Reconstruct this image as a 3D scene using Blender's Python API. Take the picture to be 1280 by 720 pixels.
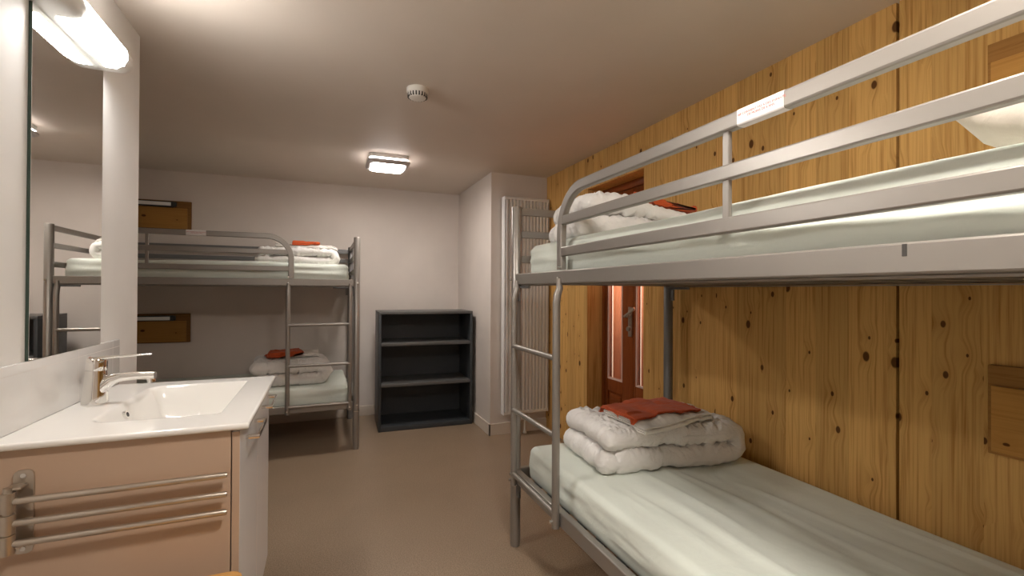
import bpy, bmesh, math, random
from mathutils import Vector, Matrix, noise
random.seed(7)
S = bpy.context.scene
for o in list(bpy.data.objects): bpy.data.objects.remove(o)
COL = S.collection
PI = math.pi

# ------------------------------------------------------------------ camera
def make_camera():
    psi, th, ro = .382651, .0060973, .0052943
    f = Vector((math.sin(psi)*math.cos(th), math.cos(psi)*math.cos(th), math.sin(th)))
    r = Vector((math.cos(psi), -math.sin(psi), 0)); u = r.cross(f)
    r2 = math.cos(ro)*r + math.sin(ro)*u; u2 = -math.sin(ro)*r + math.cos(ro)*u
    cd = bpy.data.cameras.new('camera'); cam = bpy.data.objects.new('camera', cd); COL.objects.link(cam)
    M = Matrix((r2, u2, -f)).transposed().to_4x4(); M.translation = (0, 0, 1.25)
    cam.matrix_world = M
    cd.sensor_width = 36; cd.lens = 584.36/1280*36; cd.clip_start = .02; cd.clip_end = 60
    S.camera = cam
make_camera()

# ------------------------------------------------------------------ light and exposure
LAMP_MIRROR = 34.0      # emission of the lamp over the mirror
LAMP_CEILING = 32.0     # emission of the square ceiling lamp
LAMP_FILL = 56.0        # emission of an unseen fill lamp of that model, added over the near end
cl = bpy.data.lights.new('corridor_light', 'AREA'); cl.shape = 'RECTANGLE'; cl.size = .5; cl.size_y = .9; cl.energy = 24; cl.color = (1, .9, .78)
co = bpy.data.objects.new('corridor_light', cl); COL.objects.link(co); co.location = (2.75, 2.75, 2.2); co.rotation_euler = (0, .5, 0)   # the corridor behind the glazed door
w = bpy.data.worlds.new('world'); S.world = w; w.use_nodes = True
w.node_tree.nodes['Background'].inputs[0].default_value = (.55, .7, 1, 1)
w.node_tree.nodes['Background'].inputs[1].default_value = .6
vs = S.view_settings
vs.view_transform = 'Standard'; vs.look = 'None'; vs.gamma = 1; vs.use_curve_mapping = False
vs.exposure = 1.32

# ------------------------------------------------------------------ node helper
class NT:
    def __init__(s, name):
        s.mat = bpy.data.materials.new(name); s.mat.use_nodes = True
        s.t = s.mat.node_tree; s.b = s.t.nodes['Principled BSDF']
    def new(s, kind, **kw):
        n = s.t.nodes.new(kind)
        for k, v in kw.items(): setattr(n, k, v)
        return n
    def put(s, sock, v):
        if isinstance(v, bpy.types.NodeSocket): s.t.links.new(v, sock)
        elif v is not None: sock.default_value = v
    def m(s, op, a, b=None, c=None, clamp=False):
        n = s.new('ShaderNodeMath', operation=op, use_clamp=clamp)
        s.put(n.inputs[0], a); s.put(n.inputs[1], b)
        if c is not None: s.put(n.inputs[2], c)
        return n.outputs[0]
    def coords(s, scale=(1, 1, 1)):
        tc = s.new('ShaderNodeTexCoord'); mp = s.new('ShaderNodeMapping')
        s.t.links.new(tc.outputs['Object'], mp.inputs[0]); mp.inputs['Scale'].default_value = scale
        return mp.outputs[0]
    def xyz(s, v):
        n = s.new('ShaderNodeSeparateXYZ'); s.put(n.inputs[0], v); return n.outputs
    def comb(s, x, y, z):
        n = s.new('ShaderNodeCombineXYZ')
        for i, v in enumerate((x, y, z)): s.put(n.inputs[i], v)
        return n.outputs[0]
    def noise(s, v, scale=1, detail=3, rough=.5, dist=0):
        n = s.new('ShaderNodeTexNoise'); s.put(n.inputs['Vector'], v)
        n.inputs['Scale'].default_value = scale; n.inputs['Detail'].default_value = detail
        n.inputs['Roughness'].default_value = rough; n.inputs['Distortion'].default_value = dist
        return n.outputs[0]
    def rng(s, v, a, b, c=0, d=1, smooth=True):
        n = s.new('ShaderNodeMapRange', interpolation_type='SMOOTHSTEP' if smooth else 'LINEAR')
        s.put(n.inputs[0], v)
        for i, q in enumerate((a, b, c, d)): n.inputs[i+1].default_value = q
        return n.outputs[0]
    def mix(s, f, a, b, blend='MIX'):
        n = s.new('ShaderNodeMix', data_type='RGBA', blend_type=blend)
        s.put(n.inputs[0], f)
        for i, v in ((6, a), (7, b)):
            if isinstance(v, tuple) and len(v) == 3: v = v+(1,)
            s.put(n.inputs[i], v)
        return n.outputs[2]
    def bump(s, hgt, strength=.2, dist=.01):
        n = s.new('ShaderNodeBump'); s.put(n.inputs['Height'], hgt)
        n.inputs['Strength'].default_value = strength; n.inputs['Distance'].default_value = dist
        s.t.links.new(n.outputs[0], s.b.inputs['Normal'])
    def base(s, v):
        if isinstance(v, tuple) and len(v) == 3: v = v+(1,)
        s.put(s.b.inputs['Base Color'], v)
    def set(s, **kw):
        for k, v in kw.items(): s.put(s.b.inputs[k.replace('_', ' ')], v)
        return s

def plaster(name, c, amp=.04):
    n = NT(name); v = n.coords()
    f = n.noise(v, 2.2, 4); g = n.noise(v, 260, 2)
    n.base(n.mix(n.rng(f, .3, .7), tuple(x*(1-amp) for x in c), tuple(min(1, x*(1+amp)) for x in c)))
    n.set(Roughness=.62); n.bump(g, .07, .002)
    return n.mat
def plain(name, c, rough=.5, metal=0, var=.05, vscale=14, spec=.5):
    n = NT(name); f = n.noise(n.coords(), vscale, 3)
    n.base(n.mix(f, tuple(x*(1-var) for x in c), tuple(x*(1+var) for x in c)))
    n.set(Roughness=rough, Metallic=metal)
    n.b.inputs['Specular IOR Level'].default_value = spec
    return n.mat
def pine(name, light, dark, axis='Y', along='Z', stave=.132, knots=True, knot_c=(.085, .03, .01), rough=.45, contrast=1.):
    """softwood: axis runs across the staves, along follows the grain"""
    n = NT(name); o = n.xyz(n.coords()); ix = {'X': 0, 'Y': 1, 'Z': 2}
    rest = [a for a in 'XYZ' if a not in (axis, along)][0]
    y, z, x = o[ix[axis]], o[ix[along]], o[ix[rest]]
    sid = n.m('FLOOR', n.m('DIVIDE', n.m('ADD', y, 50.03), stave))
    wn = n.new('ShaderNodeTexWhiteNoise', noise_dimensions='1D'); n.put(wn.inputs['W'], sid); rnd = wn.outputs[0]
    off = n.m('MULTIPLY', rnd, 37.0)
    # knots
    kv = n.comb(n.m('MULTIPLY', y, 1/.105), n.m('ADD', n.m('MULTIPLY', z, 1/.17), off), 0)
    vo = n.new('ShaderNodeTexVoronoi', voronoi_dimensions='2D'); n.put(vo.inputs['Vector'], kv); vo.inputs['Scale'].default_value = 1
    vo.inputs['Randomness'].default_value = 1
    d = vo.outputs['Distance']; cc = n.new('ShaderNodeSeparateColor'); n.put(cc.inputs[0], vo.outputs['Color'])
    has = n.m('GREATER_THAN', cc.outputs[0], .42); size = n.m('MULTIPLY_ADD', n.m('POWER', cc.outputs[1], 2.5), .095, .035)
    kd = n.m('DIVIDE', d, size)
    knot = n.m('MULTIPLY', n.rng(kd, .75, 1.15, 1, 0), has)
    halo = n.m('MULTIPLY', n.rng(d, .0, .42, 1, 0), has)
    # grain
    warp = n.m('MULTIPLY', halo, .018)
    lv = n.comb(n.m('ADD', n.m('MULTIPLY', n.m('ADD', y, warp), 1.0), off), n.m('MULTIPLY', z, .018), n.m('MULTIPLY', x, .5))
    g1 = n.noise(lv, 110, 3, .6)
    g2 = n.noise(n.comb(n.m('ADD', y, off), n.m('MULTIPLY', z, .12), x), 11, 2, .5)
    wv = n.m('SINE', n.m('MULTIPLY', n.m('ADD', n.m('ADD', y, warp), n.m('MULTIPLY', g2, .09)), 330))
    gr = n.m('ADD', n.m('MULTIPLY', n.rng(g1, .44, .74), .58), n.m('MULTIPLY', n.rng(wv, .55, 1), .12))
    c = n.mix(n.m('MULTIPLY', gr, contrast, clamp=True), light, dark)
    tone = n.m('MULTIPLY_ADD', rnd, .2, .88)
    c = n.mix(1.0, c, n.comb(tone, tone, tone), 'MULTIPLY')
    if knots:
        c = n.mix(n.m('MULTIPLY', halo, .22), c, dark)
        c = n.mix(n.m('MULTIPLY', knot, .92), c, knot_c)
    n.base(c); n.set(Roughness=rough); n.bump(gr, .06, .002)
    n.b.inputs['Specular IOR Level'].default_value = .06
    return n.mat
def fabric(name, c, wr=.35, scale=1., rough=.85, var=.05, crease=None):
    n = NT(name); v = n.coords()
    a = n.noise(v, 16*scale, 4, .55, .6); b = n.noise(v, 5*scale, 2); t = n.noise(v, 900, 1)
    n.base(n.mix(n.rng(b, .3, .7), tuple(x*(1-var) for x in c), tuple(min(1, x*(1+var)) for x in c)))
    n.set(Roughness=rough); n.b.inputs['Specular IOR Level'].default_value = .2
    n.b.inputs['Sheen Weight'].default_value = .15
    h = n.m('ADD', n.m('MULTIPLY', a, 1.), n.m('MULTIPLY', t, .06))
    if crease:
        vec, amt = crease
        r = n.new('ShaderNodeTexNoise', noise_type='RIDGED_MULTIFRACTAL'); n.put(r.inputs['Vector'], n.coords(vec))
        r.inputs['Scale'].default_value = 1; r.inputs['Detail'].default_value = 2; r.inputs['Distortion'].default_value = .7
        h = n.m('ADD', h, n.m('MULTIPLY', r.outputs[0], amt))
    n.bump(h, wr, .012)
    return n.mat
def emit(name, c, strength, spec_c=(.9, .9, .9)):
    n = NT(name); n.base(spec_c); n.set(Roughness=.35)
    f = n.noise(n.coords(), 6, 1)
    n.put(n.b.inputs['Emission Color'], n.mix(f, c, tuple(x*.97 for x in c)))
    n.b.inputs['Emission Strength'].default_value = strength
    return n.mat

M = {}
M['wall'] = plaster('wall_plaster', (.73, .66, .605))
M['ceiling'] = plaster('ceiling_paint', (.70, .615, .535), .02)
M['wall_wash'] = plaster('wash_wall_paint', (.78, .765, .74))
M['skirting'] = plaster('skirting_paint', (.70, .61, .52))
M['pine'] = pine('pine_panel', (.70, .42, .145), (.37, .165, .036), contrast=1.15, rough=.65)
M['plank'] = pine('stained_plank', (.36, .185, .05), (.22, .10, .024), axis='Z', along='X', stave=.16, knot_c=(.05, .018, .006))
M['plank_dark'] = pine('stained_plank_edge', (.25, .125, .04), (.15, .07, .02), axis='Z', along='X', stave=.4, knots=False)
M['plank_side'] = pine('honey_plank', (.52, .27, .075), (.34, .15, .035), axis='Z', along='Y', stave=.10, knot_c=(.09, .03, .008))
M['plank_side_dark'] = pine('honey_plank_edge', (.40, .20, .06), (.27, .12, .03), axis='Z', along='Y', stave=.4, knots=False)
M['door_wood'] = pine('red_door_wood', (.27, .072, .020), (.16, .038, .010), axis='Y', along='Z', stave=.5, knots=False, rough=.3)
M['stool_wood'] = pine('stool_wood', (.60, .33, .11), (.42, .2, .055), axis='Y', along='X', stave=.08, knots=False)
M['steel'] = plain('silver_lacquer', (.335, .308, .278), .36, .6, .03)
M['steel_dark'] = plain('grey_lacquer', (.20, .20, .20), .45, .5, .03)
M['zinc'] = plain('zinc_bolt', (.75, .74, .72), .25, .95, .03)
M['chrome'] = plain('chrome', (.86, .85, .83), .06, 1, .01)
M['nickel'] = plain('brushed_nickel', (.55, .49, .42), .3, .9, .04, 60)
M['sheet'] = fabric('mint_fitted_sheet', (.745, .79, .715), .3, .6, crease=((2.2, 9, 9), .5))
M['duvet'] = fabric('white_duvet_cotton', (.80, .775, .745), .7, 1.4, crease=((11, 15, 13), .9))
M['linen'] = fabric('folded_white_linen', (.78, .75, .70), .25, 1.4, crease=((8, 8, 8), .5))
M['red'] = fabric('brick_red_cloth', (.52, .088, .022), .22, 1.2)
M['pillow'] = fabric('pillow_cotton', (.67, .60, .52), .5, .8, crease=((5, 5, 5), .8))
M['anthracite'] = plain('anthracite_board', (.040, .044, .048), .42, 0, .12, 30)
M['anthracite_lit'] = plain('anthracite_board_lit', (.10, .098, .094), .4, 0, .08, 30)  # board lightened with painted-in lamp light on the top; shelves share it
M['radiator'] = plain('radiator_enamel', (.80, .78, .76), .35, 0, .01)
M['plastic'] = plain('white_plastic', (.80, .77, .71), .4, 0, .02)
M['slot'] = plain('dark_slot', (.05, .045, .04), .7)
M['ceramic'] = plain('white_ceramic', (.84, .82, .78), .08, 0, .01)
M['vanity_side'] = plain('taupe_laminate', (.50, .355, .255), .45, 0, .02, 5)
M['vanity_door'] = plain('white_gloss_door', (.88, .87, .88), .22, 0, .01)
M['gap'] = plain('dark_gap', (.03, .018, .012), .8)
M['paper'] = plain('white_sticker', (.82, .79, .78), .4, 0, .02)
M['print'] = plain('red_print', (.62, .12, .11), .6)
M['print_grey'] = plain('grey_print', (.35, .3, .3), .6)
M['curtain'] = fabric('salmon_curtain', (.78, .36, .23), .3, .7)
M['bead'] = plain('pale_glazing_bead', (.72, .52, .44), .4)
M['lamp_white'] = plain('lamp_opal', (.82, .82, .79), .3)
M['lamp_frame'] = plain('lamp_frame_grey', (.60, .57, .57), .4)
M['black'] = plain('black_plastic', (.03, .03, .03), .4)
M['lamp_mirror'] = emit('mirror_lamp_diffuser', (1, .97, .935), LAMP_MIRROR)
M['lamp_ceiling'] = emit('ceiling_lamp_diffuser', (1, .93, .87), LAMP_CEILING)
M['lamp_band'] = emit('ceiling_lamp_band', (1, .93, .90), 7)
M['lamp_fill'] = emit('fill_lamp_diffuser', (1, .93, .85), LAMP_FILL)
def m_floor():
    n = NT('speckled_vinyl'); v = n.coords()
    a = n.noise(v, 210, 2, .6); b = n.noise(v, 85, 3, .6); c = n.noise(v, 3, 3)
    col = n.mix(n.rng(a, .36, .66), (.21, .143, .092), (.41, .31, .215))
    col = n.mix(n.m('MULTIPLY', n.rng(b, .5, .75), .4), col, (.43, .33, .235))
    col = n.mix(n.m('MULTIPLY', n.rng(c, .35, .7), .12), col, (.16, .12, .085))
    n.base(col); n.set(Roughness=.36); n.bump(a, .05, .001); return n.mat
M['floor'] = m_floor()
def m_tile():
    n = NT('white_tile'); o = n.xyz(n.coords())
    def joint(v, step, off):
        q = n.m('FRACT', n.m('DIVIDE', n.m('ADD', v, off), step))
        return n.m('LESS_THAN', q, .0022/step)
    j = n.m('MAXIMUM', joint(o[1], .25, 10.17), joint(o[2], .2, 10.162))
    n.base(n.mix(j, (.77, .755, .735), (.66, .63, .60))); n.set(Roughness=n.m('MULTIPLY_ADD', j, .3, .12))
    n.bump(n.m('MULTIPLY', j, -1), .3, .002); return n.mat
M['tile'] = m_tile()
def m_mirror():
    n = NT('mirror_silver'); f = n.noise(n.coords(), 3, 1)
    n.base(n.mix(f, (.90, .90, .88), (.89, .89, .87))); n.set(Roughness=.0, Metallic=1); return n.mat
M['mirror'] = m_mirror()
M['mirror_edge'] = plain('mirror_edge', (.04, .07, .055), .2)
def m_curtain():
    n = NT('salmon_voile'); nt = n.t; f = n.noise(n.coords((1, 40, 1)), 3, 2)
    c = n.mix(f, (.90, .60, .45), (.86, .54, .39))
    di = nt.nodes.new('ShaderNodeBsdfDiffuse'); tl = nt.nodes.new('ShaderNodeBsdfTranslucent'); mx = nt.nodes.new('ShaderNodeMixShader'); mx.inputs[0].default_value = .6
    nt.links.new(c, di.inputs[0]); nt.links.new(c, tl.inputs[0]); nt.links.new(di.outputs[0], mx.inputs[1]); nt.links.new(tl.outputs[0], mx.inputs[2])
    nt.links.new(mx.outputs[0], nt.nodes['Material Output'].inputs[0]); return n.mat
M['curtain'] = m_curtain()
def m_glass():
    n = NT('window_glass'); nt = n.t
    tr = nt.nodes.new('ShaderNodeBsdfTransparent'); gl = nt.nodes.new('ShaderNodeBsdfGlossy'); mx = nt.nodes.new('ShaderNodeMixShader')
    gl.inputs['Roughness'].default_value = .03; f = n.noise(n.coords(), 2, 1)
    nt.links.new(n.m('MULTIPLY_ADD', f, .02, .07), mx.inputs[0])
    nt.links.new(tr.outputs[0], mx.inputs[1]); nt.links.new(gl.outputs[0], mx.inputs[2])
    nt.links.new(mx.outputs[0], nt.nodes['Material Output'].inputs[0]); return n.mat
M['glass'] = m_glass()

# ------------------------------------------------------------------ mesh helpers
def link(name, bm, mat, parent=None, smooth=False, angle=None, fix=True):
    if fix: bmesh.ops.recalc_face_normals(bm, faces=bm.faces[:])
    me = bpy.data.meshes.new(name); bm.to_mesh(me); bm.free()
    for q in (mat if isinstance(mat, (list, tuple)) else [mat]): me.materials.append(q)
    if smooth or angle is not None:
        me.polygons.foreach_set('use_smooth', [True]*len(me.polygons))
        if angle is not None: me.set_sharp_from_angle(angle=math.radians(angle))
    o = bpy.data.objects.new(name, me); COL.objects.link(o)
    if parent: o.parent = parent
    return o
def tag(o, label=None, cat=None, group=None, kind=None):
    for k, v in (('label', label), ('category', cat), ('group', group), ('kind', kind)):
        if v: o[k] = v
    return o
def empty(name, loc, label, cat, group=None, rz=0):
    o = bpy.data.objects.new(name, None); COL.objects.link(o); o.location = loc; o.rotation_euler = (0, 0, rz)
    o.empty_display_size = .1
    return tag(o, label, cat, group)
def box(bm, lo, hi, bev=0, seg=2):
    t = bmesh.new(); bmesh.ops.create_cube(t, size=1)
    lo, hi = Vector(lo), Vector(hi); lo2 = Vector(map(min, lo, hi)); hi2 = Vector(map(max, lo, hi))
    for v in t.verts: v.co = Vector((lo2[i]+(v.co[i]+.5)*(hi2[i]-lo2[i]) for i in range(3)))
    if bev: bmesh.ops.bevel(t, geom=t.edges[:], offset=bev, segments=seg, affect='EDGES', profile=.5)
    merge(bm, t)
def merge(bm, t):
    me = bpy.data.meshes.new('tmp'); t.to_mesh(me); t.free(); bm.from_mesh(me); bpy.data.meshes.remove(me)
def rrect(w, h, r, seg=2):
    pts = []
    for cx, cy, a0 in ((w/2-r, h/2-r, 0), (-w/2+r, h/2-r, 90), (-w/2+r, -h/2+r, 180), (w/2-r, -h/2+r, 270)):
        for i in range(seg+1):
            a = math.radians(a0+90*i/seg); pts.append((cx+r*math.cos(a), cy+r*math.sin(a)))
    return pts
def circ(r, n=16): return [(r*math.cos(2*PI*i/n), r*math.sin(2*PI*i/n)) for i in range(n)]
def sweep(bm, path, prof, side=None, scale=None):
    """profile (a across = side vector, b = up) along a polyline"""
    path = [Vector(p) for p in path]; rings = []; prev = None
    for i, p in enumerate(path):
        d = ((path[i]-path[i-1]).normalized() if i else Vector())+((path[i+1]-path[i]).normalized() if i < len(path)-1 else Vector())
        d.normalize()
        if side is not None: s = Vector(side)
        elif prev is None: s = d.orthogonal()
        else: s = prev
        s = (s-d*s.dot(d)).normalized(); prev = s; u = s.cross(d)
        k = scale[i] if scale else 1
        rings.append([bm.verts.new(p+(s*a+u*b)*k) for a, b in prof])
    n = len(prof)
    for r0, r1 in zip(rings, rings[1:]):
        for i in range(n): bm.faces.new((r0[i], r0[(i+1) % n], r1[(i+1) % n], r1[i]))
    bm.faces.new(rings[0][::-1]); bm.faces.new(rings[-1])
def tube(bm, a, b, r, n=16): sweep(bm, [a, b], circ(r, n))
def arc(c, r, a0, a1, n, ax):
    out = []
    for i in range(n+1):
        a = math.radians(a0+(a1-a0)*i/n); v = [c[0], c[1], c[2]]
        v[ax[0]] += r*math.cos(a); v[ax[1]] += r*math.sin(a); out.append(tuple(v))
    return out
def lathe(bm, prof, c=(0, 0, 0), n=32):
    rings = [[bm.verts.new((c[0]+r*math.cos(2*PI*i/n), c[1]+r*math.sin(2*PI*i/n), c[2]+z)) for i in range(n)] for r, z in prof]
    for r0, r1 in zip(rings, rings[1:]):
        for i in range(n): bm.faces.new((r0[i], r0[(i+1) % n], r1[(i+1) % n], r1[i]))
    bm.faces.new(rings[0][::-1]); bm.faces.new(rings[-1])
def one(name, mat, parent, fn, **kw):
    bm = bmesh.new(); fn(bm); return link(name, bm, mat, parent, **kw)
def boxo(name, mat, lo, hi, parent=None, bev=0, seg=2):
    bm = bmesh.new(); box(bm, lo, hi, bev, seg); return link(name, bm, mat, parent, angle=40 if bev else None)

# ------------------------------------------------------------------ the room
XL, XR, XP, XA = -.704, 1.8775, -.704, -1.86     # wash wall, pine wall, partition face, alcove end
YB, YF, YP = 4.88, -1.5, 2.335                   # back wall, wall behind the camera, end of the wash wall
ZC = 2.28
XC, YC = 1.342, 3.825                            # the boxed-in column in the far right corner
DX, DY0, DY1, DZ = 2.01, 2.434, 3.115, 2.033     # door recess
def st(o): o['kind'] = 'structure'; return o
st(boxo('floor', M['floor'], (XA-.2, YF-.2, -.1), (XR+1.5, YB+.2, 0)))
st(boxo('ceiling', M['ceiling'], (XA-.2, YF-.2, ZC), (XR+1.5, YB+.2, ZC+.12)))
st(boxo('wall_back', M['wall'], (XA-.2, YB, 0), (XR+1.5, YB+.15, ZC)))
st(boxo('wall_left', M['wall_wash'], (XA-.01, YF, 0), (XP, YP, ZC)))
st(boxo('wall_alcove', M['wall'], (XA-.15, YP, 0), (XA, YB, ZC)))
st(boxo('wall_front', M['wall'], (XA-.2, YF-.15, 0), (XR+1.5, YF, ZC)))
st(boxo('wall_column', M['wall'], (XC, YC, 0), (XR+1.5, YB, ZC)))
bm = bmesh.new()
for y0, y1, z0, z1 in ((YF, -.205, 0, ZC), (-.195, 1.0165, 0, ZC), (1.0265, DY0, 0, ZC), (DY0, DY1, DZ, ZC), (DY1, YC, 0, ZC)):
    box(bm, (XR, y0, z0), (DX, y1, z1))
st(link('wall_right', bm, M['pine']))
bm = bmesh.new()
box(bm, (DX-.02, -.205, 0), (DX+.02, -.195, ZC)); box(bm, (DX-.02, 1.0165, 0), (DX+.02, 1.0265, ZC))
st(link('trim_1', bm, M['gap']))                 # dark ground in the open joints of the panelling
st(boxo('wall_outer', M['wall'], (XR+1.3, YF, 0), (XR+1.5, YC, ZC)))
st(boxo('baseboard_back', M['skirting'], (XA, YB-.014, 0), (XC, YB, .098), None, .002))
bm = bmesh.new(); box(bm, (XC-.014, YC-.014, 0), (XC, YB-.014, .098), .002); box(bm, (XC-.014, YC-.014, 0), (XR, YC, .098), .002)
st(link('baseboard_column', bm, M['skirting']))
st(boxo('baseboard_partition', M['skirting'], (XA, YP, 0), (XP+.012, YP+.012, .098), None, .002))
st(boxo('trim_2', M['tile'], (XL, 1.2, .9), (XL+.007, 2.142, 1.064), None, .0015))   # tiled splashback

# door in the recess
D = bpy.data.objects.new('door_1', None); COL.objects.link(D); D.location = (DX, 2.77, 0); st(D)
def dpart(name, mat, fn, parent=D, **kw):
    bm = bmesh.new(); fn(bm); bmesh.ops.translate(bm, verts=bm.verts[:], vec=(-DX, -2.77, 0)); o = link(name, bm, mat, D, **kw)
    if parent is not D: o.parent = parent
    return o
dpart('door_frame', M['door_wood'], lambda b: (box(b, (DX, DY0-.12, 0), (DX+.07, DY0+.03, DZ+.05), .003), box(b, (DX, DY1-.03, 0), (DX+.07, DY1+.12, DZ+.05), .003),
      box(b, (DX, DY0+.03, DZ-.05), (DX+.07, DY1-.03, DZ+.05), .003)), angle=40)
def leaf(y0, y1, g0, g1):
    zb, zt = .585, 1.86
    def f(b):
        x0, x1 = DX+.012, DX+.052
        box(b, (x0, y0, 0.01), (x1, g0, DZ-.052), .003); box(b, (x0, g1, 0.01), (x1, y1, DZ-.052), .003)
        box(b, (x0, g0, 0.01), (x1, g1, .12), .003); box(b, (x0, g0, zb-.09), (x1, g1, zb), .003); box(b, (x0, g0, zt), (x1, g1, DZ-.052), .003)
        box(b, (x0+.014, g0, .1), (x1-.005, g1, zb-.07))
        for z in (.19, .27, .35, .43): box(b, (x0+.006, g0+.03, z), (x0+.016, g1-.03, z+.045), .004)
    L = dpart('door_leaf', M['door_wood'], f, angle=40)
    def bead(b):
        x0, x1, t = DX+.010, DX+.030, .014
        box(b, (x0, g0, zb), (x1, g0+t, zt), .003); box(b, (x0, g1-t, zb), (x1, g1, zt), .003)
        box(b, (x0, g0+t, zb), (x1, g1-t, zb+t), .003); box(b, (x0, g0+t, zt-t), (x1, g1-t, zt), .003)
    tag(dpart('glazing_bead', M['bead'], bead, L, angle=40), 'pale glazing bead around the pane')
    tag(dpart('pane', M['glass'], lambda b: box(b, (DX+.03, g0, zb), (DX+.034, g1, zt)), L), 'clear glass pane')
    return L
L1 = leaf(2.735, DY1-.032, 2.862, 3.052)
L2 = leaf(DY0+.032, 2.731, 2.50, 2.705)
def hnd(b):
    y = 2.762; x = DX+.012
    sweep(b, [(x-.006, y, .93), (x-.006, y, 1.14)], rrect(.04, .012, .004), side=(0, 1, 0))
    sweep(b, [(x, y, 1.075), (x-.05, y, 1.075)], circ(.010)); sweep(b, [(x-.05, y+.008, 1.072), (x-.05, y-.05, 1.10), (x-.045, y-.10, 1.135)][::1], rrect(.014, .02, .005), side=(1, 0, 0))
    sweep(b, [(x-.010, y, .985), (x-.028, y, .985)], circ(.017))
tag(dpart('door_handle', M['nickel'], hnd, L1, angle=40), 'brushed metal lever handle on its plate')
for y0, y1, lab in ((2.86, 3.056, 'salmon curtain behind the wider left glass pane of the red door'), (2.49, 2.71, 'salmon curtain behind the narrow right glass pane, beside the handle')):
    bm = bmesh.new(); n = 60
    def cx(t): return DX+.062+.003*math.sin(t*34)+.0015*math.sin(t*77)
    fr = [[bm.verts.new((cx(i/n)+d, y0+(y1-y0)*i/n, z)) for z in (.56, 1.2, 1.89)] for d in (0, .002) for i in range(n+1)]
    def q(a, b):
        for k in range(2): bm.faces.new((a[k], b[k], b[k+1], a[k+1]))
    for i in range(n): q(fr[i], fr[i+1]); q(fr[n+2+i], fr[n+1+i])
    for i in range(n):
        for k in (0, 2): bm.faces.new((fr[i][k], fr[i+1][k], fr[n+2+i][k], fr[n+1+i][k]))
    q(fr[0], fr[n+1]); q(fr[n], fr[2*n+1])
    tag(link('door_curtain', bm, M['curtain'], smooth=True), lab, 'curtain', 'curtains on the glazed door')

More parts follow.
